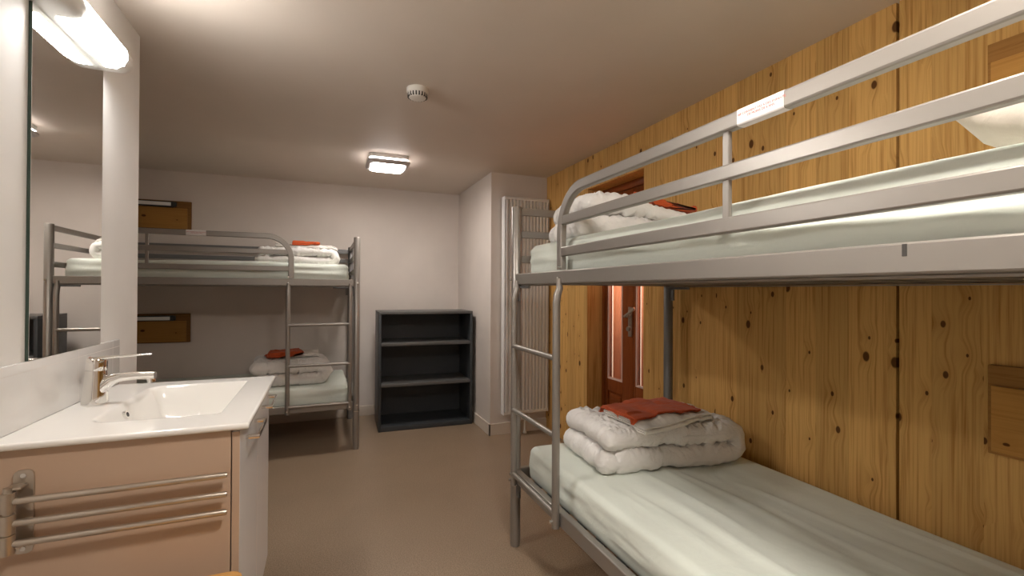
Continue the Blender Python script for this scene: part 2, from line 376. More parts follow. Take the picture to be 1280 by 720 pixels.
# ------------------------------------------------------------------ bunk beds
BH = 1.665
def text_mesh(name, body, size, mat, parent, loc, rot):
    cu = bpy.data.curves.new('txt', 'FONT'); cu.body = body; cu.size = size; cu.align_x = 'CENTER'; cu.align_y = 'CENTER'; cu.extrude = .0002
    t = bpy.data.objects.new('txt', cu); COL.objects.link(t)
    me = bpy.data.meshes.new_from_object(t.evaluated_get(bpy.context.evaluated_depsgraph_get()))
    bpy.data.objects.remove(t); me.materials.clear(); me.materials.append(mat)
    o = bpy.data.objects.new(name, me); COL.objects.link(o); o.parent = parent; o.location = loc; o.rotation_euler = rot
    return o
def make_bunk(loc, rz, sg, label, stick, balx):
    """local x runs from the ladder end (0) along the bed, y from the front to the wall; sg = -1 builds the mirror image"""
    root = empty('bunk_bed', loc, label, 'bunk bed', 'grey metal bunk beds', rz)
    LX, WY = 2.0, .935
    P = lambda x, y, z: (sg*x, y, z)
    st_ = M['steel']; dk = M['steel_dark']
    for x in (0, LX):
        for y in (0, WY):
            def post(b):
                sweep(b, [P(x, y, 0), P(x, y, .012), P(x, y, .0121), P(x, y, BH-.004), P(x, y, BH)], circ(.025, 24), scale=[.93, .93, 1, 1, .9])
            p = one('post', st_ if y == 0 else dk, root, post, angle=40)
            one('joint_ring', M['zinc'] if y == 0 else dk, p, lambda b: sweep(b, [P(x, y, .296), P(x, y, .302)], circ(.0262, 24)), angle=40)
    for nm, z0, z1 in (('upper_side_rail', 1.280, 1.332), ('lower_side_rail', .322, .378)):
        for y, s in ((0, 1), (WY, -1)):
            def rail(b):
                sweep(b, [P(.025, y, (z0+z1)/2), P(LX-.025, y, (z0+z1)/2)], rrect(.030, z1-z0, .004), side=(0, 1, 0))
                box(b, P(.03, y+s*.012, z0-.006), P(LX-.03, y+s*.05, z0-.002))
            r = one(nm, st_, root, rail, angle=20)
            if y == 0 and nm[0] == 'u':
                one('slot', M['slot'], r, lambda b: box(b, P(1.668, -.0158, 1.309), P(1.675, -.0145, 1.329), .0005))
        for x in (0, LX):
            one(nm[:6]+'end_beam', st_, root, lambda b: sweep(b, [P(x, .025, (z0+z1)/2), P(x, WY-.025, (z0+z1)/2)], rrect(.030, z1-z0, .004), side=(1, 0, 0)), angle=20)
        def slats(b):
            for i in range(14):
                x = .12+i*(LX-.24)/13; box(b, P(x-.03, .02, z0+.001), P(x+.03, WY-.02, z0+.012), .002)
        tag(one('slat_base', dk, root, slats, angle=40))
    for x in (0, LX):
        for z0, z1 in ((1.624, 1.66), (1.512, 1.546), (1.388, 1.424)):
            one('end_rail', st_, root, lambda b: sweep(b, [P(x, .024, (z0+z1)/2), P(x, WY-.024, (z0+z1)/2)], rrect(.022, z1-z0, .003), side=(1, 0, 0)), angle=20)
    # rear guard rails
    for z0, z1 in ((1.600, 1.640), (1.512, 1.548), (1.388, 1.424)):
        one('rear_guard_rail', dk, root, lambda b: sweep(b, [P(.024, WY, (z0+z1)/2), P(LX-.024, WY, (z0+z1)/2)], rrect(.020, z1-z0, .003), side=(0, 1, 0)), angle=20)
    # front guard: bent tube down to the beam, two bars, balusters
    R = .165; zt = 1.646; xl = .470
    def loop(b):
        path = [P(xl, 0, 1.336), P(xl, 0, zt-R-.02)]+[P(x, y, z) for x, y, z in arc((xl+R, 0, zt-R), R, 180, 90, 14, (0, 2))]+[P(LX-.024, 0, zt)]
        sweep(b, path, rrect(.026, .038, .005), side=(0, 1, 0))
    g = one('guard_rail', st_, root, loop, angle=20)
    for z0, z1 in ((1.513, 1.549), (1.388, 1.425)):
        one('guard_bar', st_, g, lambda b: sweep(b, [P(xl+.016, 0, (z0+z1)/2), P(LX-.024, 0, (z0+z1)/2)], rrect(.024, z1-z0, .004), side=(0, 1, 0)), angle=20)
    def bal(b):
        for z0, z1 in ((1.549, 1.629), (1.425, 1.513)): sweep(b, [P(balx, 0, z0-.004), P(balx, 0, z1+.004)], rrect(.012, .020, .003), side=(0, 1, 0))
    one('baluster', st_, g, bal, angle=20)
    s0, s1 = stick
    def sk(b): sweep(b, [P(s0, 0, zt), P(s1, 0, zt)], rrect(.0275, .0395, .0055), side=(0, 1, 0))
    sk_o = tag(one('warning_sticker', M['paper'], g, sk, angle=20), 'white sticker with red warning text wrapped round the top rail')
    cxm = sg*(s0+s1)/2
    text_mesh('warning_text', 'NE CONVIENT PAS A DES ENFANTS\nDE MOINS DE 6 ANS', .0074, M['print'], sk_o, (cxm+.004, -.0141, zt+.001), (PI/2, 0, 0))
    text_mesh('warning_mark', '!!', .0085, M['print_grey'], sk_o, (cxm-(s1-s0)/2+.006, -.0141, zt+.002), (PI/2, 0, 0))
    # ladder hooked on the front
    xa, xb, yl = .050, .487, -.030
    def up(x):
        def f(b):
            path = [P(x, yl, .318), P(x, yl, 1.205), P(x, yl+.004, 1.235), P(x, yl+.014, 1.262), P(x, -.0205, 1.285), P(x, -.0205, 1.300)]
            sweep(b, path, circ(.0155, 18), scale=[1, 1, 1, .92, .7, .6])
        return f
    lad = one('ladder', st_, root, up(xb), angle=40)
    one('upright', st_, lad, up(xa), angle=40)
    for z in (.985, .680, .374):
        one('rung', st_, lad, lambda b: tube(b, P(xa, yl-.004, z), P(xb, yl-.004, z), .0115), angle=40)
    for x, z in ((xb, .345), (xb, 1.30), (xb, 1.345), (xa, .345)):
        one('bolt', M['zinc'], lad, lambda b: sweep(b, [P(x, yl-.026 if z < 1 else -.0265, z), P(x, yl-.014 if z < 1 else -.012, z)], circ(.006, 12)))
    for y in (0, WY):
        one('leg_bracket', dk, root, lambda b: (box(b, P(.02, y-.006, .25), P(.055, y+.006, .325), .002)), angle=40)
        one('upper_bracket', dk, root, lambda b: (box(b, P(.02, y-.006, 1.262), P(.16, y+.006, 1.274), .002), box(b, P(.02, y-.006, 1.20), P(.045, y+.006, 1.28), .002)), angle=40)
    for z in (1.305, .35):
        one('bolt', M['zinc'], root, lambda b: sweep(b, [P(-.006, -.03, z), P(-.006, -.02, z)], circ(.0065, 12)))
    return root
make_bunk((.8825, 2.134, 0), -PI/2, 1, 'grey metal bunk bed in the foreground along the pine wall', (1.340, 1.456), 1.300)
make_bunk((.241, 3.879, 0), 0, -1, 'grey metal bunk bed at the back against the plaster wall', (1.015, 1.135), 1.360)

# ------------------------------------------------------------------ bedding
def nz(x, y, z, s=1): return noise.noise(Vector((x*s, y*s, z*s)))
def soft_box(lx, ly, lz, r, disp, step=.025):
    """rounded box with its base at z = 0, centred in x and y"""
    bm = bmesh.new(); V = {}
    def axis(l):
        n = max(4, round((l-2*r)/step)); e = [-l/2, -l/2+r*.15, -l/2+r*.4, -l/2+r*.7]
        return e+[-l/2+r+(l-2*r)*i/n for i in range(n+1)]+[-q for q in e[::-1]]
    A = [axis(lx), axis(ly), axis(lz)]; L = (lx, ly, lz)
    def vert(p):
        k = tuple(round(c, 5) for c in p)
        if k not in V:
            p = Vector(p); q = Vector((max(-L[i]/2+r, min(L[i]/2-r, p[i])) for i in range(3)))
            d = p-q; nrm = d.normalized() if d.length > 1e-9 else Vector()
            c = q+nrm*r if d.length > 1e-9 else p
            c = c+nrm*disp(c, nrm)
            V[k] = bm.verts.new((c.x, c.y, c.z+lz/2))
        return V[k]
    for ax in range(3):
        u, v = [i for i in range(3) if i != ax]
        for s in (-L[ax]/2, L[ax]/2):
            for i in range(len(A[u])-1):
                for j in range(len(A[v])-1):
                    pts = []
                    for a, b in ((i, j), (i+1, j), (i+1, j+1), (i, j+1)):
                        p = [0, 0, 0]; p[ax] = s; p[u] = A[u][a]; p[v] = A[v][b]; pts.append(vert(p))
                    if len(set(pts)) == 4: bm.faces.new(pts)
    return bm
def make_mattress(label, lx, ly, lz, seed, loc, rz):
    rg = random.Random(int(seed*100))
    tops = [(rg.uniform(-.40, .40), rg.uniform(-.10, .10), rg.uniform(.009, .020), rg.uniform(.003, .0075), rg.uniform(-1.0, .3), rg.uniform(.5, 1.2)) for _ in range(13)]
    sides = [(rg.uniform(-.9, .9), rg.uniform(-.05, .06), rg.uniform(-.10, .10), rg.uniform(.006, .012), rg.uniform(.003, .007), rg.uniform(.15, .5)) for _ in range(26)]
    def disp(c, n):
        x, y, z = c.x, c.y, c.z
        top = max(0, n.z); side = max(0, 1-abs(n.z)); t = s = 0
        if top > .01:
            wob = .02*nz(x*2.3, y*3, seed)
            for y0, sl, w_, hh, x0, ln in tops:
                q = (y-y0-sl*x-wob)/w_
                if abs(q) < 3: t += hh*math.exp(-q*q)*max(0, min(1, (x-x0)*5, (x0+ln-x)*5))
            t = top*(t+.005*nz(x*2, y*2, seed)+.003*nz(x*1.2, y*14, seed)-.006)
        if side > .01:
            u = x if abs(n.y) > abs(n.x) else y*1.3
            for x0, z0, sl, w_, hh, ln in sides:
                d = abs(u-x0)
                if d < ln:
                    q = (z-z0-sl*(u-x0))/w_
                    if abs(q) < 3: s += hh*math.exp(-q*q)*min(1, (ln-d)*6)
            s = side*(s+.005*nz(u*2.2+seed, n.y*3, z*18+u*3)-.004)
        bulge = side*.004*(1-(2*z/lz)**2); k = max(.12, min(1, (z+lz/2-.045)/.03))
        return t+min(s, .008*side)*k+bulge
    bm = soft_box(lx, ly, lz, .032, disp, .0125)
    o = link('mattress', bm, M['sheet'], smooth=True); o.location = loc; o.rotation_euler = (0, 0, rz)
    return tag(o, label, 'mattress', 'mattresses in mint fitted sheets')
zl, zu = .3385, 1.2965
make_mattress('lower mattress of the foreground bunk in a pale mint fitted sheet', 1.88, .866, .170, 1.3, (.8825+.475, 2.134-1.0, zl), -PI/2)
make_mattress('upper mattress of the foreground bunk, behind the guard rail, in pale mint sheet', 1.88, .866, .178, 5.1, (.8825+.475, 2.134-1.0, zu), -PI/2)
make_mattress('lower mattress of the back bunk in a pale mint fitted sheet', 1.88, .866, .160, 8.7, (.241-1.0, 3.879+.475, zl), PI)
make_mattress('upper mattress of the back bunk in a pale mint fitted sheet', 1.88, .866, .160, 12.2, (.241-1.0, 3.879+.475, zu), PI)

def folded(la, lb, t, layers, seed, amp=.1, fill=.94, endr=.04, nb=60, step=.012, quilt=0, wr=.006, jitter=0., first=1, capn=7, groove=0):
    """cloth folded to and fro: serpentine profile along a, drawn out along b; base at z = 0"""
    cen = []                                                        # centre line samples (a, z)
    d = first; na = max(8, int(la/step))
    for i in range(layers):
        z = (i+.5)*t; j0 = jitter*random.uniform(-1, 1); e0, e1 = la/2-t/2, -la/2+t/2
        a0, a1 = (-la/2+t/2, la/2-t/2) if d > 0 else (la/2-t/2, -la/2+t/2)
        if i == 0: a0 += d*abs(j0)
        if i == layers-1: a1 -= d*abs(j0)
        for k in range(na+1): cen.append((a0+(a1-a0)*k/na, z, 0))
        if i < layers-1:
            for k in range(1, 8):
                an = -PI/2+PI*k/8; cen.append((a1+d*math.cos(an)*t/2, z+t/2+math.sin(an)*t/2, 1))
        d = -d
    n = len(cen); nr = []
    for i in range(n):
        p, q = cen[max(0, i-1)], cen[min(n-1, i+1)]; ta = Vector((q[0]-p[0], q[1]-p[1])).normalized(); nr.append(Vector((-ta.y, ta.x)))
    h = t/2*fill
    prof = [(i, 1) for i in range(n)]                               # left side, then end cap, then right side
    ring = []
    t1 = Vector((nr[-1].y, -nr[-1].x)); t0 = -Vector((nr[0].y, -nr[0].x))
    for i in range(n): ring.append((cen[i], nr[i]))
    for k in range(1, capn): an = PI/2-PI*k/capn; ring.append((cen[-1], nr[-1]*math.sin(an)+t1*math.cos(an)))
    for i in range(n-1, -1, -1): ring.append((cen[i], -nr[i]))
    for k in range(1, capn): an = PI/2-PI*k/capn; ring.append((cen[0], -nr[0]*math.sin(an)+t0*math.cos(an)))
    bm = bmesh.new(); rings = []
    bs = []
    for k in range(7): bs.append(-lb/2+endr*(1-math.cos(PI/2*k/7)))
    nbm = nb
    bs += [-lb/2+endr+(lb-2*endr)*k/nbm for k in range(nbm+1)]
    bs += [-q for q in bs[:7][::-1]]
    for b in bs:
        dd = min(b+lb/2, lb/2-b); s = math.sqrt(max(.0004, 1-(1-min(1, dd/endr))**2))
        row = []
        for (a, z, f), nv in ring:
            puff = 1+amp*nz(a*5, b*5, z*9+seed)
            if quilt:
                qa = abs(math.sin((a+.35*b+seed)*PI/quilt)); qb = abs(math.sin((b-.2*a)*PI/(quilt*1.3)))
                puff *= 1-.30*(max(0, 1-qa*6)**2)-.30*(max(0, 1-qb*6)**2)
            off = h*s*puff
            q1 = nz(a*8+seed, b*17, z*14); q2 = nz(a*30, b*14+seed, z*26+b*9)
            q3 = nz(a*22+seed, b*42, z*30); q4 = nz(a*46, b*24+seed*2, z*46)
            wv = wr*(.5*(2.4*abs(q1)-.6)+.4*q2+1.1*(2.2*abs(q3)-.5)+.9*(.45-2.2*abs(q4)))*min(1, s*1.4)
            if groove: wv -= groove*(1-abs(nv[0]))*0
            p = Vector((a, z))+nv*(off+wv)
            sag = 1-.05*((2*a/la)**2)*((2*b/lb)**2)
            ee = jitter*.6*nz(b*6, z*25, seed)*(abs(a)/(la/2))
            row.append(bm.verts.new((p.x+ee, b+.012*nz(a*6, z*14+seed, b*2)*(abs(2*b/lb)), max(.0008, p.y*sag))))
        rings.append(row)
    N = len(ring)
    for r0, r1 in zip(rings, rings[1:]):
        for i in range(N): bm.faces.new((r0[i], r0[(i+1) % N], r1[(i+1) % N], r1[i]))
    bm.faces.new(rings[0][::-1]); bm.faces.new(rings[-1])
    return bm
def put(name, bm, mat, loc, rz, label, cat, group, rx=0, ry=0):
    o = link(name, bm, mat, smooth=True); o.location = loc; o.rotation_euler = (rx, ry, rz)
    return tag(o, label, cat, group)
from mathutils.bvhtree import BVHTree
def settle(o, supports, lift=.002, soft=1.0):
    """lets a soft thing follow the surface it lies on"""
    bpy.context.view_layer.update()
    vs_, fs = [], []
    for q in supports:
        k = len(vs_); vs_ += [q.matrix_world @ v.co for v in q.data.vertices]; fs += [[k+i for i in p.vertices] for p in q.data.polygons]
    T = BVHTree.FromPolygons(vs_, fs); mw = o.matrix_world; mi = mw.inverted()
    def hgt(x, y):
        h = T.ray_cast(Vector((x, y, 3)), Vector((0, 0, -1)))[0]
        return h.z if h else None
    cache = {}; hs = []
    for v in o.data.vertices:
        p = mw @ v.co; k = (round(p.x/.012), round(p.y/.012))
        if k not in cache:
            zs = [hgt(k[0]*.012+dx, k[1]*.012+dy) for dx in (-.012, 0, .012) for dy in (-.012, 0, .012)]; zs = [z for z in zs if z is not None]
            cache[k] = max(zs) if zs else None
        if cache[k] is not None: hs.append(cache[k])
    ref = sum(hs)/len(hs); lo = ref-.02
    for v in o.data.vertices:
        p = mw @ v.co; h = cache[(round(p.x/.012), round(p.y/.012))]
        h = max(h, lo) if h is not None else lo
        p.z = (p.z-o.location.z)+ref+(h-ref)*soft+lift; v.co = mi @ p
    return o
G1, G2, G3 = 'folded duvets on the bunks', 'folded white sheets on the duvets', 'red cloths on the folded duvets'
def duvet(label, la, lb, t, seed, loc, rz, slope=0, **kw):
    bm = folded(la, lb, t, 2, seed, amp=.13, fill=1.0, endr=.036, nb=84, step=.0075, quilt=.21, wr=.0072, jitter=.035, first=1, **kw)
    for v in bm.verts: v.co.z *= 1-slope*max(0, min(1, (v.co.x+.12)/.3))
    return put('duvet', bm, M['duvet'], loc, rz, label, 'duvet', G1)
def sheet(label, la, lb, seed, loc, rz, layers=3, t=.0095, ry=0):
    bm = folded(la, lb, t, layers, seed, amp=.15, fill=.9, endr=.008, nb=50, wr=.0012, jitter=.012, step=.012)
    return put('folded_sheet', bm, M['linen'], loc, rz, label, 'folded sheet', G2, 0, ry)
def cloth(label, la, lb, seed, loc, rz, ry=0, amp=.2, t=.006, wr=.0012):
    bm = folded(la, lb, t, 2, seed, amp=amp, fill=.9, endr=.006, nb=50, wr=wr, jitter=.012, step=.012)
    return put('red_cloth', bm, M['red'], loc, rz, label, 'cloth', G3, 0, ry)
zlm, zum = zl+.170, zu+.178
MT = [o for o in COL.objects if o.get('category') == 'mattress']     # foreground low, foreground up, back low, back up
# foreground bunk, below
d = settle(duvet('white folded duvet on the lower foreground bed, near its ladder', .68, .42, .094, 2.0, (1.375, 1.765, zlm), math.radians(-7)), MT[:1])
f = settle(sheet('folded white sheet on the lower foreground duvet, under the red cloth', .25, .40, 4.0, (1.37, 1.675, zlm+.18), math.radians(-83)), [d], .003)
settle(cloth('flat brick red cloth on top of the lower foreground duvet pile', .385, .235, 6.0, (1.345, 1.705, zlm+.2), math.radians(4), amp=.12), [d, f], .002)
# foreground bunk, above
d = settle(duvet('white folded duvet on the upper foreground bed beside the far end rails', .64, .46, .094, 11.0, (1.29, 1.80, zum), math.radians(-12), slope=.42), MT[1:2])
settle(cloth('crumpled red cloth on the upper foreground duvet, under the guard rail', .27, .20, 16.0, (1.365, 1.685, zum+.18), math.radians(-20), amp=.5, wr=.008, t=.012), [d], .003)
# back bunk
zlb, zub = zl+.160, zu+.160
d = settle(duvet('white folded duvet on the lower back bed, behind the ladder', .53, .46, .098, 21.0, (-.265, 4.27, zlb), math.radians(3)), MT[2:3])
f = settle(sheet('folded white sheet on the lower back duvet, under the red cloth', .24, .36, 23.0, (-.22, 4.33, zlb+.19), math.radians(-88)), [d], .003)
settle(cloth('red cloth on the lower back duvet pile, behind the ladder', .27, .20, 25.0, (-.30, 4.27, zlb+.22), math.radians(14), amp=.3, wr=.004), [d, f], .002)
d = settle(duvet('white folded duvet on the upper back bed, level with the guard rail', .57, .44, .066, 31.0, (-.20, 4.28, zub), math.radians(-2)), MT[3:])
f = settle(sheet('folded white sheet on the upper back duvet, under the orange red cloth', .26, .46, 33.0, (-.13, 4.28, zub+.13), math.radians(-90)), [d], .003)
settle(cloth('orange red cloth on the upper back duvet pile, below the ceiling lamp', .21, .21, 35.0, (-.14, 4.25, zub+.15), math.radians(1), amp=.15, t=.012), [d, f], .002)
# pillow
def pillow_bm(lx, ly, T):
    bm = bmesh.new(); n = 40; gr = {}
    for s in (1, -1):
        for i in range(n+1):
            for j in range(n+1):
                u, v = -1+2*i/n, -1+2*j/n
                if s < 0 and (i in (0, n) or j in (0, n)): gr[s, i, j] = gr[1, i, j]; continue
                k = 1-.10*(1-u*u)*abs(v)**6 ; k2 = 1-.10*(1-v*v)*abs(u)**6
                th = T/2*((1-u**4)*(1-v**4))**.55
                wz = .010*nz(u*4, v*4, s*3)*(1-u*u)*(1-v*v)+.006*nz(u*9, v*9, s)*min(1, th*25)
                z = T/2+s*(th*(1.0 if s > 0 else .92))+wz+.03*(u*u*v*v)
                gr[s, i, j] = bm.verts.new((u*lx/2*k2, v*ly/2*k, max(.001, z)))
    for s in (1, -1):
        for i in range(n):
            for j in range(n): bm.faces.new((gr[s, i, j], gr[s, i+1, j], gr[s, i+1, j+1], gr[s, i, j+1]))
    return bm
put('pillow', pillow_bm(.62, .35, .16), M['pillow'], (1.34, .335, zum+.004), math.radians(3), 'beige white pillow on the upper foreground mattress, far right', 'pillow', None)

# ------------------------------------------------------------------ head boards and reading lamps
def headboard(loc, rz, mats, label, ln=.72):
    """local x from the visible end along the wall, y out of the wall"""
    h = empty('headboard', loc, label, 'headboard', 'wooden boards at the bed heads', rz)
    boxo('back_board', mats[1], (0, -.022, -.25), (-ln, -.001, 0), h, .002)
    boxo('front_panel', mats[0], (-.026, -.034, -.242), (-ln+.026, -.022, -.062), h, .002)
    return h
def reading_lamp(loc, label):
    r = empty('reading_lamp', loc, label, 'reading lamp', 'reading lamps on the boards')
    boxo('housing', M['black'], (-.50, -.030, -.024), (0, -.0005, .022), r, .002)
    boxo('diffuser', M['lamp_white'], (-.49, -.040, -.016), (-.018, -.028, .014), r, .004)
    boxo('end_cap', M['black'], (-.019, -.042, -.019), (.016, -.001, .019), r, .003)
    return r
pm = (M['plank'], M['plank_dark'])
headboard((-1.085, YB, 2.015), 0, pm, 'dark stained wooden board on the back wall over the upper bed')
headboard((-1.085, YB, 1.036), 0, pm, 'dark stained wooden board on the back wall over the lower bed')
reading_lamp((-1.205, YB-.0226, 1.982), 'slim white reading lamp on the upper back wall board')
reading_lamp((-1.205, YB-.0226, .999), 'slim white reading lamp on the lower back wall board')
ps = (M['plank_side'], M['plank_side_dark'])
def side_board(z, label):
    h = empty('headboard', (XR, .772, z), label, 'headboard', 'wooden boards at the bed heads', 0)
    boxo('back_board', ps[1], (-.022, 0, -.265), (-.001, -1.0, 0), h, .002)
    boxo('front_panel', ps[0], (-.034, -.012, -.255), (-.022, -.988, -.060), h, .002)
side_board(2.0, 'honey coloured board on the pine wall over the upper foreground bed')
side_board(1.036, 'honey coloured board on the pine wall over the lower foreground bed')

# ------------------------------------------------------------------ bookshelf
B = empty('bookshelf', (.451, 4.243, 0), 'anthracite open bookshelf with three shelves standing against the back wall', 'bookshelf', None, math.radians(-1.8))
W_, Dp, Hh, T_ = .85, .44, 1.058, .022
for x in (0, W_-T_): boxo('side_panel', M['anthracite'], (x, 0, 0), (x+T_, Dp, Hh-T_), B, .0015)
boxo('top_panel', M['anthracite_lit'], (0, -.002, Hh-T_), (W_, Dp, Hh), B, .0015)
boxo('back_panel', M['anthracite'], (T_, Dp-.012, .02), (W_-T_, Dp, Hh-T_), B)
boxo('base_panel', M['anthracite'], (T_, .002, .0), (W_-T_, Dp-.012, .042), B, .0015)
for z in (.757, .395): boxo('shelf', M['anthracite_lit'], (T_, .003, z-.004), (W_-T_, Dp-.012, z+.022), B, .0015)

# ------------------------------------------------------------------ radiator
RX0, RX1, RY, RZ0, RZ1 = 1.435, 1.858, 3.735, .185, 2.062
R_ = empty('radiator', ((RX0+RX1)/2, RY, 0), 'tall white ribbed radiator on the column beside the pine wall', 'radiator')
def rp(name, mat, fn, **kw):
    bm = bmesh.new(); fn(bm); bmesh.ops.translate(bm, verts=bm.verts[:], vec=(-(RX0+RX1)/2, -RY, 0)); return link(name, bm, mat, R_, **kw)
def fins(b):
    pts = []; n = 13; w_ = (RX1-RX0-.012)/n
    for i in range(n):
        x = RX0+.006+i*w_
        pts += [(x, RY+.018), (x+.16*w_, RY+.018), (x+.30*w_, RY-.003), (x+.74*w_, RY-.003), (x+.88*w_, RY+.018)]
    pts.append((RX1-.006, RY+.018)); bk = [(x, y+.012) for x, y in pts[::-1]]; out = pts+bk
    lo = [b.verts.new((x, y, RZ0+.022)) for x, y in out]; hi = [b.verts.new((x, y, RZ1-.022)) for x, y in out]
    N = len(out)
    for i in range(N): b.faces.new((lo[i], lo[(i+1) % N], hi[(i+1) % N], hi[i]))
    m = len(pts)
    for i in range(m-1):
        b.faces.new((lo[i], lo[i+1], lo[N-2-i], lo[N-1-i])); b.faces.new((hi[i], hi[i+1], hi[N-2-i], hi[N-1-i]))
    for z0, z1 in ((RZ0, RZ0+.025), (RZ1-.025, RZ1-.003)): box(b, (RX0+.002, RY+.001, z0), (RX1-.002, RY+.022, z1), .003)
rp('front_panel', M['radiator'], fins)
rp('rear_panel', M['radiator'], lambda b: box(b, (RX0+.01, RY+.055, RZ0+.01), (RX1-.01, RY+.075, RZ1-.01), .004))
for x in (RX0, RX1-.003): rp('side_cover', M['radiator'], lambda b: box(b, (x, RY+.003, RZ0-.004), (x+.003, RY+.078, RZ1), .001))
def grille(b):
    box(b, (RX0, RY+.003, RZ1), (RX1, RY+.008, RZ1+.004)); box(b, (RX0, RY+.073, RZ1), (RX1, RY+.078, RZ1+.004))
    for i in range(26):
        x = RX0+.004+i*(RX1-RX0-.010)/25; box(b, (x-.002, RY+.008, RZ1), (x+.004, RY+.073, RZ1+.003))
rp('top_grille', M['radiator'], grille)
for x, z in ((RX0+.08, .5), (RX0+.08, 1.7), (RX1-.11, 1.7)): rp('wall_hanger', M['radiator'], lambda b: box(b, (x, RY+.075, z), (x+.03, YC, z+.1)))
for x in (1.60, 1.648):
    rp('pipe', M['plastic'], lambda b: (tube(b, (x, RY+.04, .018), (x, RY+.04, RZ0+.012), .0085)), angle=40)
    rp('floor_rosette', M['plastic'], lambda b: lathe(b, [(.019, .0), (.019, .006), (.012, .022), (.010, .04)], (x, RY+.04, .001), 20), angle=40)
rp('valve', M['plastic'], lambda b: (box(b, (1.575, RY+.012, .125), (1.69, RY+.06, .165), .008), sweep(b, [(1.585, RY+.036, .145), (1.545, RY+.036, .145)], circ(.017))), angle=40)

# ------------------------------------------------------------------ ceiling fittings
def rsq(w_, r): return rrect(w_, w_, r, 5)
def prism(b, pts, z0, z1, c=(0, 0), k1=1):
    lo = [b.verts.new((c[0]+x, c[1]+y, z0)) for x, y in pts]; hi = [b.verts.new((c[0]+x*k1, c[1]+y*k1, z1)) for x, y in pts]; N = len(pts)
    for i in range(N): b.faces.new((lo[i], lo[(i+1) % N], hi[(i+1) % N], hi[i]))
    b.faces.new(lo[::-1]); b.faces.new(hi)
def ceiling_lamp(x, y, mat, label, s=.312):
    L = empty('ceiling_lamp', (x, y, ZC), label, 'ceiling lamp', 'square ceiling lamps')
    one('base_plate', M['lamp_white'], L, lambda b: prism(b, rsq(s*.94, .03), -.030, -.0005), angle=40)
    one('glowing_band', M['lamp_band'], L, lambda b: prism(b, rsq(s*.90, .03), -.044, -.031), angle=40)
    def bez(b):
        prism(b, rsq(s, .038), -.058, -.045); prism(b, rsq(s*.90, .036), -.072, -.0581, (0, 0), 1.10)
    one('bezel', M['lamp_frame'], L, bez, angle=40)
    def dif(b):
        prism(b, rsq(s*.76, .034), -.080, -.0725, (0, 0), 1.06)
    one('diffuser', mat, L, dif, angle=40)
ceiling_lamp(.455, 3.76, M['lamp_ceiling'], 'lit square white ceiling lamp towards the back of the room')
ceiling_lamp(.42, .35, M['lamp_fill'], 'added square white fill lamp on the ceiling, out of view over the near end of the room')  # added out of view to brighten the near bunk and pine wall
SD = empty('smoke_detector', (.437, 2.393, ZC), 'small round white smoke detector on the ceiling', 'smoke detector')
one('mounting_base', M['plastic'], SD, lambda b: lathe(b, [(.054, -.0002), (.055, -.006), (.055, -.020), (.052, -.024)]), angle=40)
one('cover', M['plastic'], SD, lambda b: lathe(b, [(.050, -.0245), (.049, -.040), (.040, -.050), (.018, -.053), (.012, -.053)]), angle=40)
for k in range(20):
    a = 2*PI*k/20; c, s_ = math.cos(a), math.sin(a)
    def slot(b):
        t = bmesh.new(); box(t, (.0405, -.0032, -.047), (.0500, .0032, -.0285))
        bmesh.ops.rotate(t, verts=t.verts[:], cent=(0, 0, 0), matrix=Matrix.Rotation(a, 3, 'Z')); merge(b, t)
    one('vent_slot', M['slot'], SD, slot)

# ------------------------------------------------------------------ wash place
# mirror
MR = empty('mirror', (XL, 1.7705, 1.5245), 'frameless rectangular wall mirror over the washbasin', 'mirror')
boxo('mirror_edge', M['mirror_edge'], (.0006, -.2065, -.460), (.0074, .2065, .460), MR)
boxo('mirror_face', M['mirror'], (.0075, -.206, -.4595), (.0083, .206, .4595), MR)
# lamp above it
def lamp_profile(k=0):
    return [(0, 0), (.066, 0), (.084, .008), (.094, .026), (.092, .050), (.076, .068), (.0, .072)]
ML = empty('mirror_lamp', (XL, 1.76, 1.986), 'lit long white wall lamp right above the mirror', 'wall lamp')
Y0, Y1 = -.255, .236
def ring_y(b, y, kx, kz): return [b.verts.new((.0005+x*kx, y, .036+(z-.036)*kz)) for x, z in lamp_profile()]
def lampbody(b):
    rows = [ring_y(b, Y0, .55, .55), ring_y(b, Y0+.006, .80, .86), ring_y(b, Y0+.022, .96, 1), ring_y(b, Y0+.045, 1, 1), ring_y(b, Y1-.045, 1, 1), ring_y(b, Y1-.022, .96, 1), ring_y(b, Y1-.006, .80, .86), ring_y(b, Y1, .55, .55)]
    N = len(rows[0])
    for r0, r1 in zip(rows, rows[1:]):
        for i in range(N): b.faces.new((r0[i], r0[(i+1) % N], r1[(i+1) % N], r1[i]))
    b.faces.new(rows[0][::-1]); b.faces.new(rows[-1])
one('lamp_body', M['lamp_white'], ML, lampbody, angle=50)
def diff(b):
    pr = [(.027, -.0006), (.066, -.0012), (.0855, .007), (.0960, .026), (.0938, .051), (.083, .0625)]
    inn = [(x-.004 if i > 1 else x, z+.003) for i, (x, z) in enumerate(pr)][::-1]; pts = pr+inn
    def row(y, k): return [b.verts.new((.0005+.02+(x-.02)*k, y, z)) for x, z in pts]
    rows = [row(-.130, 1), row(.150, 1), row(.170, .93), row(.177, .8)]
    N = len(pts)
    for r0, r1 in zip(rows, rows[1:]):
        for i in range(N): b.faces.new((r0[i], r0[(i+1) % N], r1[(i+1) % N], r1[i]))
    b.faces.new(rows[0][::-1]); b.faces.new(rows[-1])
tag(one('diffuser', M['lamp_mirror'], ML, diff, angle=50), 'glowing white diffuser')
